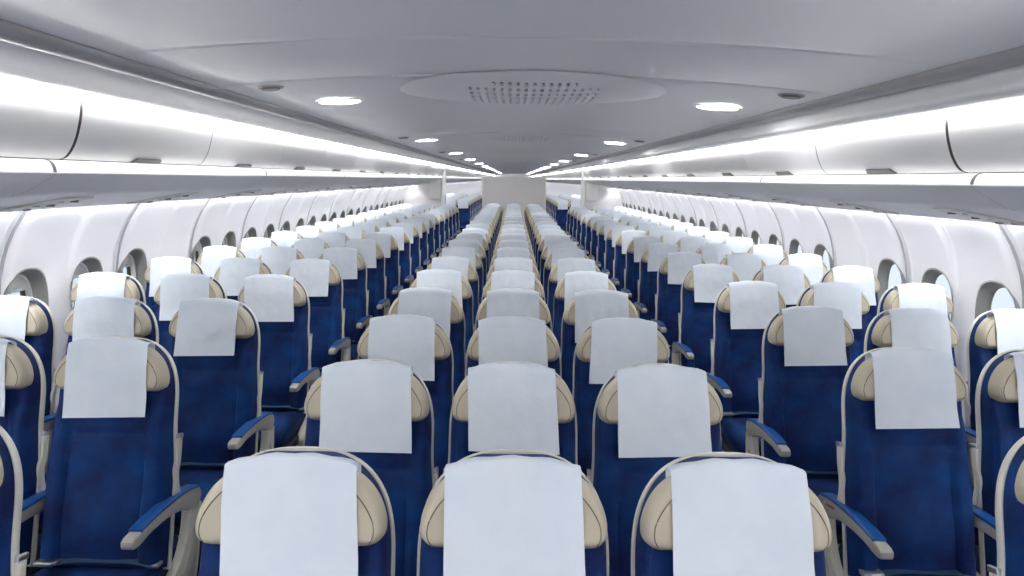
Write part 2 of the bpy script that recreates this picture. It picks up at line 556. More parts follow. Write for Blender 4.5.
TYPES = {}
def seat_of(kind):
    """first use moves the prototype itself, then copies"""
    arms, ends = {'first': ('ab', 'a'), 'mid': ('b', ''), 'last': ('b', 'b')}[kind]
    if kind not in TYPES:
        TYPES[kind] = make_seat(arms, ends); return TYPES[kind]
    return copy_tree(TYPES[kind])

ORD = 'first second third fourth fifth sixth seventh eighth ninth tenth eleventh twelfth thirteenth fourteenth fifteenth sixteenth seventeenth eighteenth nineteenth twentieth twenty-first twenty-second twenty-third'.split()
def place_seat(kind, x, y, label, group, seed):
    r = seat_of(kind)
    rnd = random.Random(seed)
    r.location = (x, y, 0)
    r.rotation_euler = (0, 0, radians(rnd.uniform(-0.5, 0.5)))
    tag(r, label, 'seat', group)
    for ch in bpy.data.objects[r.name].children:
        if ch.name.split('.')[0] == 'headrest_cover':
            ch.data = COVERS[rnd.randrange(len(COVERS))]
    return r

RED = None
S = 0.460; SIDE = 0.485
P_C, Z_C = 0.752, 1.455          # centre block pitch, first row
P_S, Z_S = 0.822, 2.48 - 0.822  # side blocks
XS = 1.400
NSEAT = 0
for i in range(21):
    y = Z_C + P_C * i
    for j, (kind, nm) in enumerate((('first', 'left of the centre trio'), ('mid', 'middle of the centre trio'), ('last', 'right of the centre trio'))):
        place_seat(kind, 0.010 + (j - 1) * S, y, 'blue seat with white headrest cover, %s, %s row from camera' % (nm, ORD[i]), 'seats of the centre block', 1000 + i * 3 + j)
for side, sn in ((-1, 'left'), (1, 'right')):
    for i in range(18):
        y = Z_S + P_S * i
        for j, nm in enumerate(('aisle', 'middle', 'window')):
            if i == 0 and j > 0: continue      # outside the frame
            x = side * (XS + j * SIDE)
            kind = ('last', 'mid', 'first')[j] if side < 0 else ('first', 'mid', 'last')[j]
            place_seat(kind, x, y, 'blue %s seat with white headrest cover, %s block, %s row from camera' % (nm, sn, ORD[i]), 'seats of the %s block' % sn, 5000 + side * 500 + i * 3 + j)
    for i in range(10):
        y = 19.9 + P_S * i
        for j, nm in enumerate(('aisle', 'middle', 'window')):
            if j == 1 and i < 2 or j == 2 and i < 5: continue
            x = side * (XS + j * SIDE)
            kind = ('last', 'mid', 'first')[j] if side < 0 else ('first', 'mid', 'last')[j]
            place_seat(kind, x, y, 'blue %s seat of the %s row beyond the %s partition' % (nm, ORD[i], sn), 'seats behind the %s partition' % sn, 9000 + side * 500 + i * 3 + j)

# small red marking on the aisle side of one armrest, right block
bm = bmesh.new(); prism(bm, [(-0.055, 0.612), (-0.050, 0.619), (-0.115, 0.632), (-0.120, 0.626)], 'x', -XE - 0.0215, -XE - 0.0208)
_m = bm_mesh('red_marking', bm, M_RED)
for o in list(bpy.data.objects):
    if o.get('label') == 'blue aisle seat with white headrest cover, right block, second row from camera':
        for ch in o.children:
            if ch.name.startswith('armrest') and ch.data == ME['earm_a']: link('red_marking', _m, ch)

# ------------------------------------------------------------------ the cabin shell
Y0, Y1 = -6.0, 62.0
ZC = CAM_Z
# floor
bm = bmesh.new(); solid_box(bm, -2.75, 2.75, Y0, Y1, -0.06, 0.0)
struct('floor', bm_mesh('floor', bm, M_CARPET))

# wall profile, (|x|, z relative to the camera), from the floor up behind the bins
WP = [(2.47, -1.78), (2.54, -1.45), (2.60, -1.10), (2.622, -0.85), (2.618, -0.68), (2.590, -0.50), (2.525, -0.33), (2.425, -0.185), (2.30, -0.02), (2.15, 0.16)]
WPS = smooth_curve(WP, 10)
_len = [0.0]
for a, b in zip(WPS, WPS[1:]): _len.append(_len[-1] + sqrt((a[0] - b[0]) ** 2 + (a[1] - b[1]) ** 2))
def wall_pt(s):
    if s <= 0: return WPS[0]
    for k in range(1, len(_len)):
        if s <= _len[k]:
            t = (s - _len[k - 1]) / (_len[k] - _len[k - 1])
            a, b = WPS[k - 1], WPS[k]
            return (a[0] + (b[0] - a[0]) * t, a[1] + (b[1] - a[1]) * t)
    return WPS[-1]
def s_of_h(h):
    for k in range(1, len(_len)):
        if WPS[k][1] >= h:
            return _len[k - 1] + (_len[k] - _len[k - 1]) * (h - WPS[k - 1][1]) / (WPS[k][1] - WPS[k - 1][1])
S_WIN = s_of_h(-0.735)      # window centre
FR = 0.541
WIN0 = 3.73
WA, WB = 0.160, 0.225       # half sizes of the surround opening
def sup(th, a, b, e=2.5):
    c, s = cos(th), sin(th)
    return (a * math.copysign(abs(c) ** (2 / e), c), b * math.copysign(abs(s) ** (2 / e), s))

def panel_relief(s, y):
    """push of the wall panel into the cabin: two soft bays per panel, a crease between the windows"""
    ph = ((y - (WIN0 - 0.19)) / (2 * FR)) % 1.0
    d = abs(ph - 0.0); d = min(d, 1 - d) * 2 * FR
    g = -0.042 * math.exp(-(d / 0.05) ** 2)                 # folded back towards each joint
    dm = abs(ph - 0.5) * 2 * FR
    hi = max(0.0, min(1.0, (s - S_WIN) / 0.5))
    g -= 0.024 * math.exp(-(dm / 0.032) ** 2) * hi
    g += 0.008 * (0.5 + 0.5 * cos(4 * pi * (ph - 0.25)))
    return g

def wall_mesh(side, y0, y1, k0, k1):
    """inner wall skin with an opening for windows k0..k1-1; columns of quads plus a polar patch around every opening"""
    V = []; F_ = []
    def P(s, y, extra=0.0):
        x, h = wall_pt(s)
        a = wall_pt(s - 0.01); b = wall_pt(s + 0.01)
        tx, th = b[0] - a[0], b[1] - a[1]; L = sqrt(tx * tx + th * th) or 1
        g = panel_relief(s, y) + extra
        return (side * (x - g * th / L), y, ZC + h + g * tx / L)
    Smax = _len[-1]
    sa, sb = S_WIN - 0.26, S_WIN + 0.26
    lows = [sa * k / 6 for k in range(7)]
    highs = [sb + (Smax - sb) * k / 16 for k in range(17)]
    def quad(i0): F_.append((i0, i0 + 1, i0 + 3, i0 + 2))
    def patch(ss, ys):
        off = len(V); n = len(ys)
        for s in ss:
            for y in ys: V.append(P(s, y))
        F_.extend(grid_faces(n, len(ss), off))
    hw = 0.19
    y = y0
    bounds = []
    for k in range(k0, k1):
        if k == 3: continue          # blank bay: no window here
        c = WIN0 + FR * k
        bounds.append((c - hw, c + hw))
    cur = y0
    for a, b in bounds:
        n = max(3, int((a - cur) / 0.02) + 1)
        if a > cur: patch([sa + (sb - sa) * q / 12 for q in range(13)], [cur + (a - cur) * q / n for q in range(n + 1)])
        c = (a + b) / 2
        N = 96; R = 6; off = len(V)
        for q in range(N):
            th = 2 * pi * q / N
            ex, ey = sup(th, WA, WB)
            # point of the square in the same direction
            c_, s_ = ex / hw, ey / 0.26
            m_ = max(abs(c_), abs(s_)); ox, oy = ex / m_, ey / m_
            if abs(abs(c_) - abs(s_)) < 0.10 * m_: ox, oy = math.copysign(hw, ox), math.copysign(0.26, oy)
            V.append(P(S_WIN + oy * 1.06, c + ox * 1.07, -0.0045))       # lap behind the neighbouring skin
            V.append(P(S_WIN + oy * 0.99, c + ox * 0.99, -0.0015))
            for r in range(R + 1):
                t = r / R
                V.append(P(S_WIN + oy + (ey - oy) * t, c + ox + (ex - ox) * t))
        for q in range(N):
            for r in range(R + 2):
                if r == 1: continue
                i = off + q * (R + 3) + r; j = off + ((q + 1) % N) * (R + 3) + r
                F_.append((i, j, j + 1, i + 1))
        cur = b
    if y1 > cur:
        n = max(3, int(min(y1 - cur, 4) / 0.05) + 1)
        patch([sa + (sb - sa) * q / 12 for q in range(13)], [cur + (y1 - cur) * q / n for q in range(n + 1)])
    n = int((y1 - y0) / 0.016)
    ys = [y0 + (y1 - y0) * q / n for q in range(n + 1)]
    patch(lows, ys); patch(highs, ys)
    me = bpy.data.meshes.new('wall'); me.from_pydata(V, [], F_)
    bm = bmesh.new(); bm.from_mesh(me); bmesh.ops.remove_doubles(bm, verts=bm.verts, dist=0.0005)
    bpy.data.meshes.remove(me)
    # square corners of the polar patches leave slivers; close them
    return bm_mesh('wall', bm, M_WALL, 50)

NW = 24
WALL_END = 17.05
for side, sn in ((-1, 'left'), (1, 'right')):
    struct('wall_' + sn, wall_mesh(side, Y0, WALL_END, -1, NW + 1))
    prof = [(side * x, ZC + h) for x, h in WPS]
    struct('wall_rear_' + sn, sweep_mesh('wall', prof, WALL_END, Y1, M_WALL))
    # outer skin so no light leaks round the openings
    prof2 = [(side * (x + 0.12), ZC + h) for x, h in WPS]
    # joint strips between wall panels
    k = 0
    y = WIN0 - 0.19 - 2 * FR * 5
    while y < 16.9:
        if y > Y0 + 0.1:
            pr = []
            for q in range(26):
                s_ = _len[-1] * q / 25
                x, h = wall_pt(s_); a = wall_pt(s_ - 0.01); b = wall_pt(s_ + 0.01)
                tx, th = b[0] - a[0], b[1] - a[1]; L = sqrt(tx * tx + th * th) or 1
                g = -0.012
                pr.append((side * (x - g * th / L), ZC + h + g * tx / L))
            k += 1
            struct('trim_%d' % (k + (0 if side < 0 else 40)), sweep_mesh('joint', pr, y - 0.011, y + 0.011, M_BAND, 0.003))
        y += 2 * FR

# windows
def win_frame_pts(a, b, depth, n=48, e=2.5):
    """ring around the window axis at a depth outwards from the wall; local coordinates: y along the cabin, t along the wall, d outwards"""
    return [(sup(2 * pi * q / n, a, b, e)[0], sup(2 * pi * q / n, a, b, e)[1], depth) for q in range(n)]
def build_window(side):
    x0, h0 = wall_pt(S_WIN); a = wall_pt(S_WIN - 0.01); b = wall_pt(S_WIN + 0.01)
    tx, th = b[0] - a[0], b[1] - a[1]; L = sqrt(tx * tx + th * th)
    T = Vector((side * tx / L, 0, th / L)); N = Vector((side * th / L, 0, -tx / L))   # N points outwards
    def LP(p): return Vector((0, p[0], 0)) + T * p[1] + N * p[2]
    def wallz(dy, dt, yc=WIN0):
        """where the wall skin really is at this offset (local d)"""
        x, h = wall_pt(S_WIN + dt)
        v = Vector((side * (x - x0), 0, h - h0))
        return v.dot(N), v.dot(T)
    def ringloft(name, rings, m, cap=False, wallfit=False):
        bm = bmesh.new(); R = []
        for ri, (aa, bb, dd) in enumerate(rings):
            ring = []
            for q, p in enumerate(win_frame_pts(aa, bb, dd)):
                if dd <= 0.03 and wallfit:
                    dn, dt = wallz(p[0], p[1]); p = (p[0], dt, dn + dd)
                elif wallfit:
                    dn, dt = wallz(p[0], p[1]); k = max(0, 1 - (dd - 0.03) / 0.06); p = (p[0], p[1] + (dt - p[1]) * k, dn * k + dd)
                ring.append(bm.verts.new(LP(p)))
            R.append(ring)
        n = len(R[0])
        for A, B in zip(R, R[1:]):
            for i in range(n): bm.faces.new((A[i], A[(i + 1) % n], B[(i + 1) % n], B[i]))
        if cap: bm.faces.new(R[-1])
        return bm_mesh(name, bm, m, 50)
    root = bpy.data.objects.new('window_1', ringloft('surround', [(WA + 0.010, WB + 0.010, -0.006), (WA + 0.004, WB + 0.004, -0.009), (WA - 0.004, WB - 0.004, -0.004), (WA - 0.012, WB - 0.012, 0.012), (WA - 0.020, WB - 0.022, 0.034), (WA - 0.026, WB - 0.030, 0.050), (WA - 0.032, WB - 0.036, 0.054)], M_REVEAL, wallfit=True))
    COL.objects.link(root)
    link('window_bezel', ringloft('bezel', [(WA - 0.031, WB - 0.035, 0.053), (WA - 0.040, WB - 0.046, 0.055), (WA - 0.044, WB - 0.050, 0.085)], M_SHADE), root)
    link('gasket', ringloft('gasket', [(WA - 0.044, WB - 0.050, 0.083), (WA - 0.054, WB - 0.060, 0.085), (WA - 0.054, WB - 0.060, 0.105), (WA + 0.02, WB + 0.02, 0.105), (WA + 0.02, WB + 0.02, 0.08)], M_GASKET), root)
    link('window_pane', ringloft('pane', [(WA - 0.050, WB - 0.056, 0.096)], M_GLASS, cap=True), root)
    # shade pulled a little way down, with its grip
    bm = bmesh.new()
    pts = [p for p in win_frame_pts(WA - 0.042, WB - 0.048, 0.070) if p[1] > 0.095]
    pts = sorted(pts, key=lambda p: -p[0])
    pts = [(pts[0][0], 0.09, 0.070)] + pts + [(pts[-1][0], 0.09, 0.070)]
    v0 = [bm.verts.new(LP(p)) for p in pts]; v1 = [bm.verts.new(LP((p[0], p[1], 0.073))) for p in pts]
    bm.faces.new(v0); bm.faces.new(v1[::-1])
    for i in range(len(pts)): bm.faces.new((v0[i], v0[(i + 1) % len(pts)], v1[(i + 1) % len(pts)], v1[i]))
    sh = link('window_shade', bm_mesh('shade', bm, M_SHADE, 50), root)
    bm = bmesh.new()
    for dd, w in ((0, 0),):
        A = [LP((yy, tt, d)) for yy in (-0.04, 0.04) for tt in (0.092, 0.112) for d in (0.056, 0.071)]
        vv = [bm.verts.new(p) for p in A]
        for f in ((0, 1, 3, 2), (4, 6, 7, 5), (0, 4, 5, 1), (2, 3, 7, 6), (0, 2, 6, 4), (1, 5, 7, 3)): bm.faces.new([vv[i] for i in f])
    bmesh.ops.bevel(bm, geom=list(bm.edges), offset=0.003, segments=2, affect='EDGES')
    link('shade_grip', bm_mesh('grip', bm, M_STEEL, 50), sh)
    return root, Vector((side * x0, 0, ZC + h0))
wn = 1
for side in (-1, 1):
    proto, base = build_window(side)
    index_children(proto)
    for k in range(-1, NW + 1):
        if k == 3: continue
        w = proto if k == -1 else copy_tree(proto)
        w.name = 'window_%d' % wn; wn += 1
        w.location = base + Vector((0, WIN0 + FR * k, 0))
        tag(w, kind='structure')

# ceiling: arched panels with cross joints, a grey rail on each side
CX = 0.05
def UP(side): return 1.03 if side < 0 else 0.935
def ceil_h(x):
    t = min(1.0, abs(x - CX) / 1.36)
    return 0.452 - 0.067 * t ** 2
MOD = 3.93
def ceil_y(y):
    """relief along the cabin: narrow raised panel then a long one, with thin joints"""
    ph = (y - 2.38) % MOD
    g = 0.0
    if ph < 0.81: g = -0.012 * sin(pi * ph / 0.81) + 0.004
    else: g = -0.006 * sin(pi * (ph - 0.81) / (MOD - 0.81))
    for s_ in (0.0, 0.81, MOD):
        g += 0.022 * math.exp(-((ph - s_) / 0.010) ** 2)
    return g
ys = []
y = Y0
while y < Y1:
    ph = (y - 2.38) % MOD
    near = min(abs(ph), abs(ph - 0.81), abs(ph - MOD))
    ys.append(y); y += 0.006 if near < 0.03 else 0.05 if y < 20 else 0.4
ys.append(Y1)
NXC = 33
xs = [CX - 1.36 + 2.72 * i / (NXC - 1) for i in range(NXC)]
V = [(x, y, ZC + ceil_h(x) + ceil_y(y) * (1 - min(1, abs(x - CX) / 1.36) ** 6)) for y in ys for x in xs]
struct('ceiling', mesh_from('ceiling', V, grid_faces(NXC, len(ys)), M_CEIL, 40))
for n_, side in ((91, -1), (92, 1)):
    ex = CX + side * 1.36
    # rail: dark reveal, rounded grey rail, dark reveal
    pr = smooth_curve([(ex - side * 0.01, ZC + 0.398), (ex + side * 0.004, ZC + 0.400), (ex + side * 0.010, ZC + 0.372), (ex + side * 0.028, ZC + 0.352), (ex + side * 0.055, ZC + 0.346), (ex + side * 0.070, ZC + 0.352), (ex + side * 0.072, ZC + 0.372)], 4)
    struct('trim_%d' % n_, sweep_mesh('rail', pr, Y0, Y1, M_BAND, 0.0, 2, 60))
    # outer ceiling strip from the rail to the cove over the bins
    a0 = ex + side * 0.070
    pr = smooth_curve([(a0, ZC + 0.374), (a0 + side * 0.03, ZC + 0.347), (side * 1.50, ZC + 0.305 * UP(side)), (side * 1.560, ZC + 0.283 * UP(side)), (side * 1.582, ZC + 0.295 * UP(side)), (side * 1.585, ZC + 0.37)], 5)
    struct('ceiling_strip_' + ('left' if side < 0 else 'right'), sweep_mesh('strip', pr, Y0, Y1, M_CEIL, 0.0, 2, 60))
    # the roof skin that closes the cove
    pr = [(side * 1.2, ZC + 0.60), (side * 1.8, ZC + 0.52), (side * 2.15, ZC + 0.30), (side * 2.2, ZC + 0.1)]
    struct('ceiling_shell_' + ('left' if side < 0 else 'right'), sweep_mesh('roofskin', pr, Y0, Y1, M_WALL, 0.0, 2, 60))
struct('ceiling_shell_top', sweep_mesh('roofskin', [(-1.2, ZC + 0.60), (1.2, ZC + 0.60)], Y0, Y1, M_WALL))

# cove lights: one long lamp per side over the bins, one washing the wall under the bins
for side, sn in ((-1, 'left'), (1, 'right')):
    pr = [(side * 1.601, ZC + 0.277 * UP(side)), (side * 1.600, ZC + 0.268 * UP(side)), (side * 1.6005, ZC + 0.262 * UP(side)), (side * 1.604, ZC + 0.259 * UP(side))]
    o = link('cove_light', sweep_mesh('cove', pr, Y0 + 0.02, Y1 - 0.05, M_STRIP, 0.004))
    tag(o, 'long white light strip in the slot above the %s row of overhead bins' % sn, 'light strip', 'light strips over the bins')
    pr = [(side * 2.350, ZC - 0.145), (side * 2.392, ZC - 0.150)]
    o = link('wall_wash_light', sweep_mesh('wash', pr, Y0 + 0.02, Y1 - 0.1, M_WASH, 0.004))
    tag(o, 'thin white light strip under the bins along the top of the %s window wall' % sn, 'light strip', 'light strips along the window walls')

# overhead bins
DOOR = smooth_curve([(1.652, 0.325), (1.632, 0.316), (1.620, 0.290), (1.617, 0.25), (1.625, 0.195), (1.645, 0.13), (1.668, 0.085), (1.692, 0.058), (1.715, 0.050)], 4)
def bin_meshes(side, L, gap):
    pr = [(side * x, ZC + h * UP(side)) for x, h in DOOR]
    door = sweep_mesh('bin_door', pr, gap / 2, L - gap / 2, M_BIN, side * -0.016 * -1 if False else (0.014 if side < 0 else -0.014) * -1, 2, 50)
    bm = bmesh.new()
    bx = [(side * x, ZC + h * UP(side)) for x, h in ((1.672, 0.300), (1.640, 0.26), (1.648, 0.19), (1.675, 0.11), (1.72, 0.062), (2.17, -0.02), (2.10, 0.24), (1.9, 0.33))]
    prism(bm, bx, 'y', 0.001, L - 0.001)
    body = bm_mesh('bin_body', bm, M_GAP, 50)
    bm = bmesh.new()
    cx, cz = side * 1.689, ZC + 0.066
    # shallow paddle latch let into the lower edge
    pts = [(-0.125, 0), (-0.105, 0.030), (0.105, 0.030), (0.125, 0)]
    vs = []
    for off in (0.0, 0.010):
        for yy, up in pts:
            t = up
            x = 1.700 - 0.78 * t - off * 0.7; z = 0.050 + 0.62 * t - off * 0.5
            vs.append(bm.verts.new((side * (x), L / 2 + yy, ZC + z)))
    for f in ((0, 1, 2, 3), (7, 6, 5, 4), (0, 4, 5, 1), (1, 5, 6, 2), (2, 6, 7, 3), (3, 7, 4, 0)): bm.faces.new([vs[i] for i in f])
    bmesh.ops.recalc_face_normals(bm, faces=bm.faces)
    latch = bm_mesh('latch', bm, M_LATCH, 40)
    sp = [(side * (x + 0.003), ZC + h * UP(side)) for x, h in DOOR]
    gap_strip = sweep_mesh('door_gap_strip', sp, -gap / 2 - 0.001, gap / 2 + 0.001, M_GAP if gap > 0.01 else M_LATCH, 0.0, 2, 50)  # added dark strip in place of the shaded gap between doors
    return door, body, latch, gap_strip
BP_ = 1.165
def make_bin(side, L, gap):
    r = empty('overhead_bin', (0, 0, 0))
    d, b, l, sl = bin_meshes(side, L, gap)
    link('door_gap_strip', sl, r)
    link('bin_body', b, r); dd = link('bin_door', d, r); link('latch', l, dd)
    index_children(r)
    return r
for side, sn in ((-1, 'left'), (1, 'right')):
    wide = make_bin(side, BP_, 0.022)
    thin = make_bin(side, BP_, 0.007)
    used = set()
    y = 2.695 - BP_
    k = 0; vis = 0
    while y + BP_ < 16.8:
        src = wide if 0.9 < y < 2.8 else thin
        r = src if src.name not in used else copy_tree(src)
        used.add(src.name)
        r.location = (0, y, 0)
        if y + BP_ > 1.6:
            vis += 1
        nm = ORD[max(vis - 1, 0)]
        if vis: tag(r, 'white overhead bin, %s from camera along the %s side' % (nm, sn), 'overhead bin', 'overhead bins on the %s side' % sn)
        else:
            n = int(round((2.585 - BP_ - y) / BP_))
            tag(r, 'white overhead bin on the %s side, %s behind the camera position' % (sn, ORD[max(n - 1, 0)]), 'overhead bin', 'overhead bins on the %s side' % sn)
        y += BP_
    endy = y
    # rear zone
    y = 17.1; i = 0
    while y < 31:
        r = copy_tree(thin); r.location = (0, y, 0)
        tag(r, 'white overhead bin beyond the %s partition, %s of the rear run' % (sn, ORD[i]), 'overhead bin', 'rear overhead bins on the %s side' % sn)
        y += BP_; i += 1
    r = make_bin(side, Y1 - y, 0.004); r.location = (0, y, 0)
    tag(r, 'long run of white overhead bins at the far end of the %s side' % sn, 'overhead bin')

# service panels under the bins: fascia with added glow, sloping front, flat underside with lamps and air nozzles
LIP = smooth_curve([(1.715, 0.040), (1.690, 0.046), (1.668, 0.040), (1.656, 0.022), (1.652, 0.002)], 4)
UND = smooth_curve([(1.652, 0.001), (1.658, -0.008), (1.72, -0.045), (1.785, -0.078), (1.808, -0.082)], 4) + [(1.816, -0.088), (1.835, -0.086), (2.08, -0.132), (2.335, -0.180), (2.342, -0.160)]
def make_service(side, L):
    r = empty('service_panel', (0, 0, 0))
    sgn = 1 if side < 0 else -1
    link('lit_fascia', sweep_mesh('lip', [(side * x, ZC + h * (UP(side) if h > 0.01 else 1)) for x, h in LIP], 0.004, L - 0.004, M_LIP, sgn * 0.006 * -1, 2, 60), r)
    link('underside', sweep_mesh('und', [(side * x, ZC + h) for x, h in UND], 0.003, L - 0.003, M_UNDER, sgn * 0.006 * -1, 2, 50), r)
    link('joint_cover', sweep_mesh('jc', [(side * (x - 0.0015), ZC + h - 0.001) for x, h in UND], -0.007, 0.007, M_PLAST2, 0.0, 2, 50), r)
    link('fascia_joint', sweep_mesh('fj', [(side * (x - 0.0015), ZC + h * (UP(side) if h > 0.01 else 1)) for x, h in LIP], -0.010, 0.010, M_LATCH, 0.0, 2, 50), r)
    n = 0
    for yc in (L * 0.27, L * 0.77):
        bm = bmesh.new()
        def q(x): return ZC - 0.086 - (x - 1.835) * (0.094 / 0.50)
        pts = []
        x0, x1 = 1.93, 2.27
        c = [(x0, yc - 0.11), (x1, yc - 0.11), (x1, yc + 0.11), (x0, yc + 0.11)]
        v0 = [bm.verts.new((side * x, y, q(x) - 0.001)) for x, y in c]; v1 = [bm.verts.new((side * x, y, q(x) - 0.010)) for x, y in c]
        bm.faces.new(v0); bm.faces.new(v1[::-1])
        for i in range(4): bm.faces.new((v0[i], v0[(i + 1) % 4], v1[(i + 1) % 4], v1[i]))
        bmesh.ops.bevel(bm, geom=[e for e in bm.edges], offset=0.004, segments=2, affect='EDGES')
        u = link('lamp_panel', bm_mesh('lamp_panel', bm, M_PLAST2, 40), r)
        for k in range(3):
            bm = bmesh.new()
            bmesh.ops.create_cone(bm, cap_ends=True, segments=18, radius1=0.016, radius2=0.022, depth=0.014)
            x = 1.99 + 0.11 * k
            bmesh.ops.translate(bm, vec=(side * x, yc + 0.05, q(x) - 0.009), verts=bm.verts)
            link('air_nozzle', bm_mesh('air_nozzle', bm, M_LATCH, 40), u)
            bm = bmesh.new()
            bmesh.ops.create_cone(bm, cap_ends=True, segments=18, radius1=0.014, radius2=0.017, depth=0.008)
            bmesh.ops.translate(bm, vec=(side * x, yc - 0.05, q(x) - 0.010), verts=bm.verts)
            link('reading_lamp', bm_mesh('reading_lamp', bm, M_STEEL, 40), u)
    index_children(r)
    return r
SP = 2.19
for side, sn in ((-1, 'left'), (1, 'right')):
    p = make_service(side, SP)
    y = 2.56 - SP; first = True; i = 0
    n = 0
    while y < 16.5:
        L = SP
        r = p if first else copy_tree(p)
        first = False
        if y + SP > 16.72:       # last one is cut short at the partition
            r.scale = (1, (16.72 - y) / SP, 1)
        r.location = (0, y, 0)
        if y + SP > 1.5:
            tag(r, 'grey service panel with bright white edge under the %s bins, %s from camera' % (sn, ORD[n]), 'service panel', 'service panels under the %s bins' % sn); n += 1
        else:
            tag(r, 'grey service panel under the %s bins, behind the camera position' % sn, 'service panel', 'service panels under the %s bins' % sn)
        y += SP
    r = make_service(side, 45.0); r.location = (0, 16.9, 0)
    tag(r, 'long grey service panel under the rear bins beyond the %s partition' % sn, 'service panel')

# ceiling fittings
def disc_mesh(name, r0, r1, depth, m, seg=40):
    bm = bmesh.new()
    bmesh.ops.create_cone(bm, cap_ends=True, segments=seg, radius1=r0, radius2=r1, depth=depth)
    return bm_mesh(name, bm, m, 40)
def ring_mesh(name, ri, ro, h, m, seg=40):
    bm = bmesh.new(); R = []
    for r, z in ((ro, 0.0), (ro - 0.003, -h), (ri + 0.003, -h), (ri, 0.0)):
        R.append([bm.verts.new((r * cos(2 * pi * k / seg), r * sin(2 * pi * k / seg), z)) for k in range(seg)])
    for A, B in zip(R, R[1:]):
        for i in range(seg): bm.faces.new((A[i], A[(i + 1) % seg], B[(i + 1) % seg], B[i]))
    return bm_mesh(name, bm, m, 40)
def ceil_fit(o, x, y, dz=0.0):
    sl = -0.067 * 2 * (x - CX) / 1.36 ** 2
    o.location = (x, y, ZC + ceil_h(x) + ceil_y(y) + dz)
    o.rotation_euler = (0, -math.atan(sl), 0)
LM = disc_mesh('lens', 0.108, 0.108, 0.006, M_SPOT); RM = ring_mesh('ring', 0.108, 0.130, 0.007, M_PLAST2)
proto = None
for i in range(-1, 14):
    y = 3.95 + MOD * i
    for x, sn in ((-0.955, 'left'), (1.11, 'right')):
        if proto is None:
            proto = empty('downlight', (0, 0, 0))
            link('light_ring', RM, proto); l = link('lens', LM, proto, (0, 0, -0.002))
            index_children(proto); r = proto
        else: r = copy_tree(proto)
        ceil_fit(r, x, y, -0.001)
        tag(r, ('round white ceiling downlight, %s from camera in the %s line' % (ORD[i], sn)) if i >= 0 else 'round white ceiling downlight %s the camera position, %s line' % (('', 'behind', 'above')[i], sn), 'ceiling light', 'ceiling downlights')
proto = None
D1 = disc_mesh('speaker', 0.040, 0.050, 0.018, M_LATCH, 28); D2 = ring_mesh('ring', 0.050, 0.060, 0.006, M_BAND, 28)
for i in range(8):
    y = 3.32 + MOD * i
    for x, sn in ((-1.12, 'left'), (1.27, 'right')):
        if proto is None:
            proto = empty('smoke_detector', (0, 0, 0))
            link('detector_body', D1, proto, (0, 0, -0.004)); link('mounting_ring', D2, proto)
            index_children(proto); r = proto
        else: r = copy_tree(proto)
        ceil_fit(r, x, y, 0.0)
        tag(r, 'small dark round ceiling detector, %s from camera on the %s side' % (ORD[i], sn), 'detector', 'ceiling detectors')

# oval perforated vents
def vent_meshes():
    A, B = 0.66, 0.62
    def drop(x, y):
        r2 = (x / A) ** 2 + (y / B) ** 2
        if r2 >= 1: return 0.0
        return 0.052 * (1 - r2) ** 0.9
    def P(x, y): return Vector((x, y, -0.067 * (x / 1.36) ** 2 - drop(x, y) + 0.001))
    V = []; F_ = []
    # perforated field: cells with slots
    NCX, NCY = 17, 8; cw, ch = 0.037, 0.118
    X0, Y0_ = -NCX * cw / 2, -NCY * ch / 2
    bm = bmesh.new()
    def inside(i, j):
        cx = X0 + (i + .5) * cw; cy = Y0_ + (j + .5) * ch
        return (cx / 0.36) ** 2 + (cy / 0.52) ** 2 < 1.0
    for j in range(NCY):
        for i in range(NCX):
            cx = X0 + (i + .5) * cw; cy = Y0_ + (j + .5) * ch
            N = 16
            if inside(i, j):
                out = []; inn = []
                for q in range(N):
                    t = 2 * pi * q / N + pi / N * 0
                    dx, dy = cos(t), sin(t)
                    m_ = max(abs(dx), abs(dy))
                    out.append(bm.verts.new(P(cx + dx / m_ * cw / 2, cy + dy / m_ * ch / 2)))
                    inn.append(bm.verts.new(P(cx + 0.0095 * math.copysign(abs(dx) ** .8, dx), cy + 0.034 * math.copysign(abs(dy) ** .8, dy))))
                dp = [bm.verts.new(v.co + Vector((0, 0, 0.012))) for v in inn]
                for q in range(N):
                    q2 = (q + 1) % N
                    bm.faces.new((out[q], out[q2], inn[q2], inn[q])); bm.faces.new((inn[q], inn[q2], dp[q2], dp[q]))
            else:
                vv = [bm.verts.new(P(cx + a * cw / 2, cy + b * ch / 2)) for a, b in ((-1, -1), (0, -1), (1, -1), (1, 0), (1, 1), (0, 1), (-1, 1), (-1, 0))]
                bm.faces.new(vv)
    # surrounding bulge from the field's rectangle out to the oval
    N = 96; R = 12; rings = []
    hx, hy = NCX * cw / 2, NCY * ch / 2
    for r in range(R + 1):
        ring = []
        for q in range(N):
            t = 2 * pi * q / N
            dx, dy = cos(t) * hx, sin(t) * hy
            m_ = max(abs(dx) / hx, abs(dy) / hy)
            ix, iy = dx / m_, dy / m_
            ox, oy = A * cos(t), B * sin(t)
            k = r / R
            ring.append(bm.verts.new(P(ix + (ox - ix) * k, iy + (oy - iy) * k)))
        rings.append(ring)
    for a, b in zip(rings, rings[1:]):
        for q in range(N): bm.faces.new((a[q], a[(q + 1) % N], b[(q + 1) % N], b[q]))
    grille = bm_mesh('vent', bm, M_CEIL, 50)
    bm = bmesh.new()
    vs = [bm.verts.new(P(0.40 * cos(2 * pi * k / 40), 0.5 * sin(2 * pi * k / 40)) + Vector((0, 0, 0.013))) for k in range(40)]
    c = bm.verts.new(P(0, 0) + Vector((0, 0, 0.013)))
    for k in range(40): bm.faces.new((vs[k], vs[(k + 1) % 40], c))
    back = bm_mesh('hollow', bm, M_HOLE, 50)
    return grille, back
vg, vb = vent_meshes()
proto = None
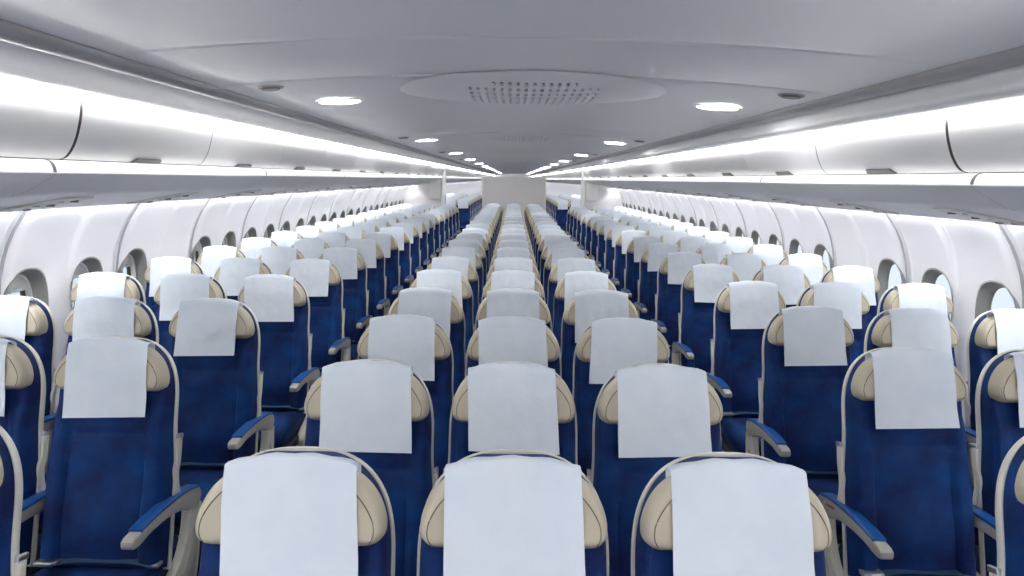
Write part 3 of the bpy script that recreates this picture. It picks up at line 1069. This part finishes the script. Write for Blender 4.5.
for i in range(8):
    if proto is None:
        proto = empty('ceiling_vent', (0, 0, 0)); link('perforated_grille', vg, proto); link('vent_hollow', vb, proto)
        index_children(proto); r = proto
    else: r = copy_tree(proto)
    y = 3.64 + MOD * i
    r.location = (CX + 0.04, y, ZC + 0.452 - 0.007)
    tag(r, 'oval perforated air vent swelling from the ceiling centre, %s from camera' % ORD[i], 'vent', 'ceiling vents')

# centre partition, side partitions, end walls
bm = bmesh.new(); solid_box(bm, -0.755, 0.80, 17.75, 17.83, 0, ZC + 0.04, 0.012, 2)
struct('wall_centre', bm_mesh('part', bm, M_PART))
bm = bmesh.new()
solid_box(bm, -0.775, -0.745, 17.73, 17.85, 0, ZC + 0.045, 0.008, 2)
struct('trim_95', bm_mesh('edge', bm, M_SHELL))
bm = bmesh.new(); solid_box(bm, 0.79, 0.82, 17.73, 17.85, 0, ZC + 0.045, 0.008, 2)
struct('trim_96', bm_mesh('edge', bm, M_SHELL))
for side, sn in ((-1, 'left'), (1, 'right')):
    bm = bmesh.new()
    wp = [(side * x, ZC + h) for x, h in WPS if h < -0.16]
    out = [(side * 1.70, 0.0)] + wp + [(side * 2.30, ZC - 0.10), (side * 2.17, ZC + 0.0), (side * 1.95, ZC + 0.29), (side * 1.70, ZC + 0.29)]
    prism(bm, out, 'y', 16.78, 16.84)
    struct('wall_partition_' + sn, bm_mesh('sidepart', bm, M_PART))
    bm = bmesh.new(); solid_box(bm, min(side * 1.60, side * 1.70), max(side * 1.60, side * 1.70), 16.74, 16.88, 0, ZC + 0.30, 0.02, 3)
    struct('trim_%d' % (97 + (side > 0)), bm_mesh('post', bm, M_BIN))
    bm = bmesh.new(); solid_box(bm, min(side * 1.72, side * 1.98), max(side * 1.72, side * 1.98), 16.70, 16.78, ZC - 0.48, ZC - 0.06, 0.012, 2)
    t = link('wall_box', bm_mesh('box', bm, M_BIN))
    tag(t, 'small white box hanging on the %s partition below the bins' % sn, 'wall box', 'wall boxes')
bm = bmesh.new(); solid_box(bm, -2.75, 2.75, Y0 - 0.06, Y0, 0, ZC + 0.6)
struct('wall_front', bm_mesh('fw', bm, M_WALL))
bm = bmesh.new(); solid_box(bm, -2.75, 2.75, Y1, Y1 + 0.06, 0, ZC + 0.6)
struct('wall_back', bm_mesh('bw', bm, M_WALL))

# ------------------------------------------------------------------ daylight outside the windows
w = bpy.data.worlds.new('World'); sc.world = w; w.use_nodes = True
bg = w.node_tree.nodes['Background']; bg.inputs[0].default_value = (0.78, 0.88, 0.97, 1); bg.inputs[1].default_value = 0.14

# ------------------------------------------------------------------ camera
cd = bpy.data.cameras.new('camera'); cam = bpy.data.objects.new('camera', cd); COL.objects.link(cam)
cd.sensor_width = 36; cd.lens = F_PX / 1024 * 36; cd.clip_start = 0.05; cd.clip_end = 200
PITCH = math.atan((288 - 179) / F_PX); ROLL = 0.0135
cam.location = (0.0, 0, ZC)
cam.rotation_euler = (Matrix.Rotation(pi / 2 - PITCH, 4, 'X') @ Matrix.Rotation(ROLL, 4, 'Z')).to_euler()
sc.camera = cam

sc.view_settings.view_transform = 'Standard'; sc.view_settings.look = 'None'
sc.view_settings.gamma = 1; sc.view_settings.use_curve_mapping = False
sc.view_settings.exposure = 2.88
sc.cycles.use_denoising = True
sc.cycles.max_bounces = 10; sc.cycles.diffuse_bounces = 6; sc.cycles.glossy_bounces = 4
sc.cycles.sample_clamp_indirect = 6
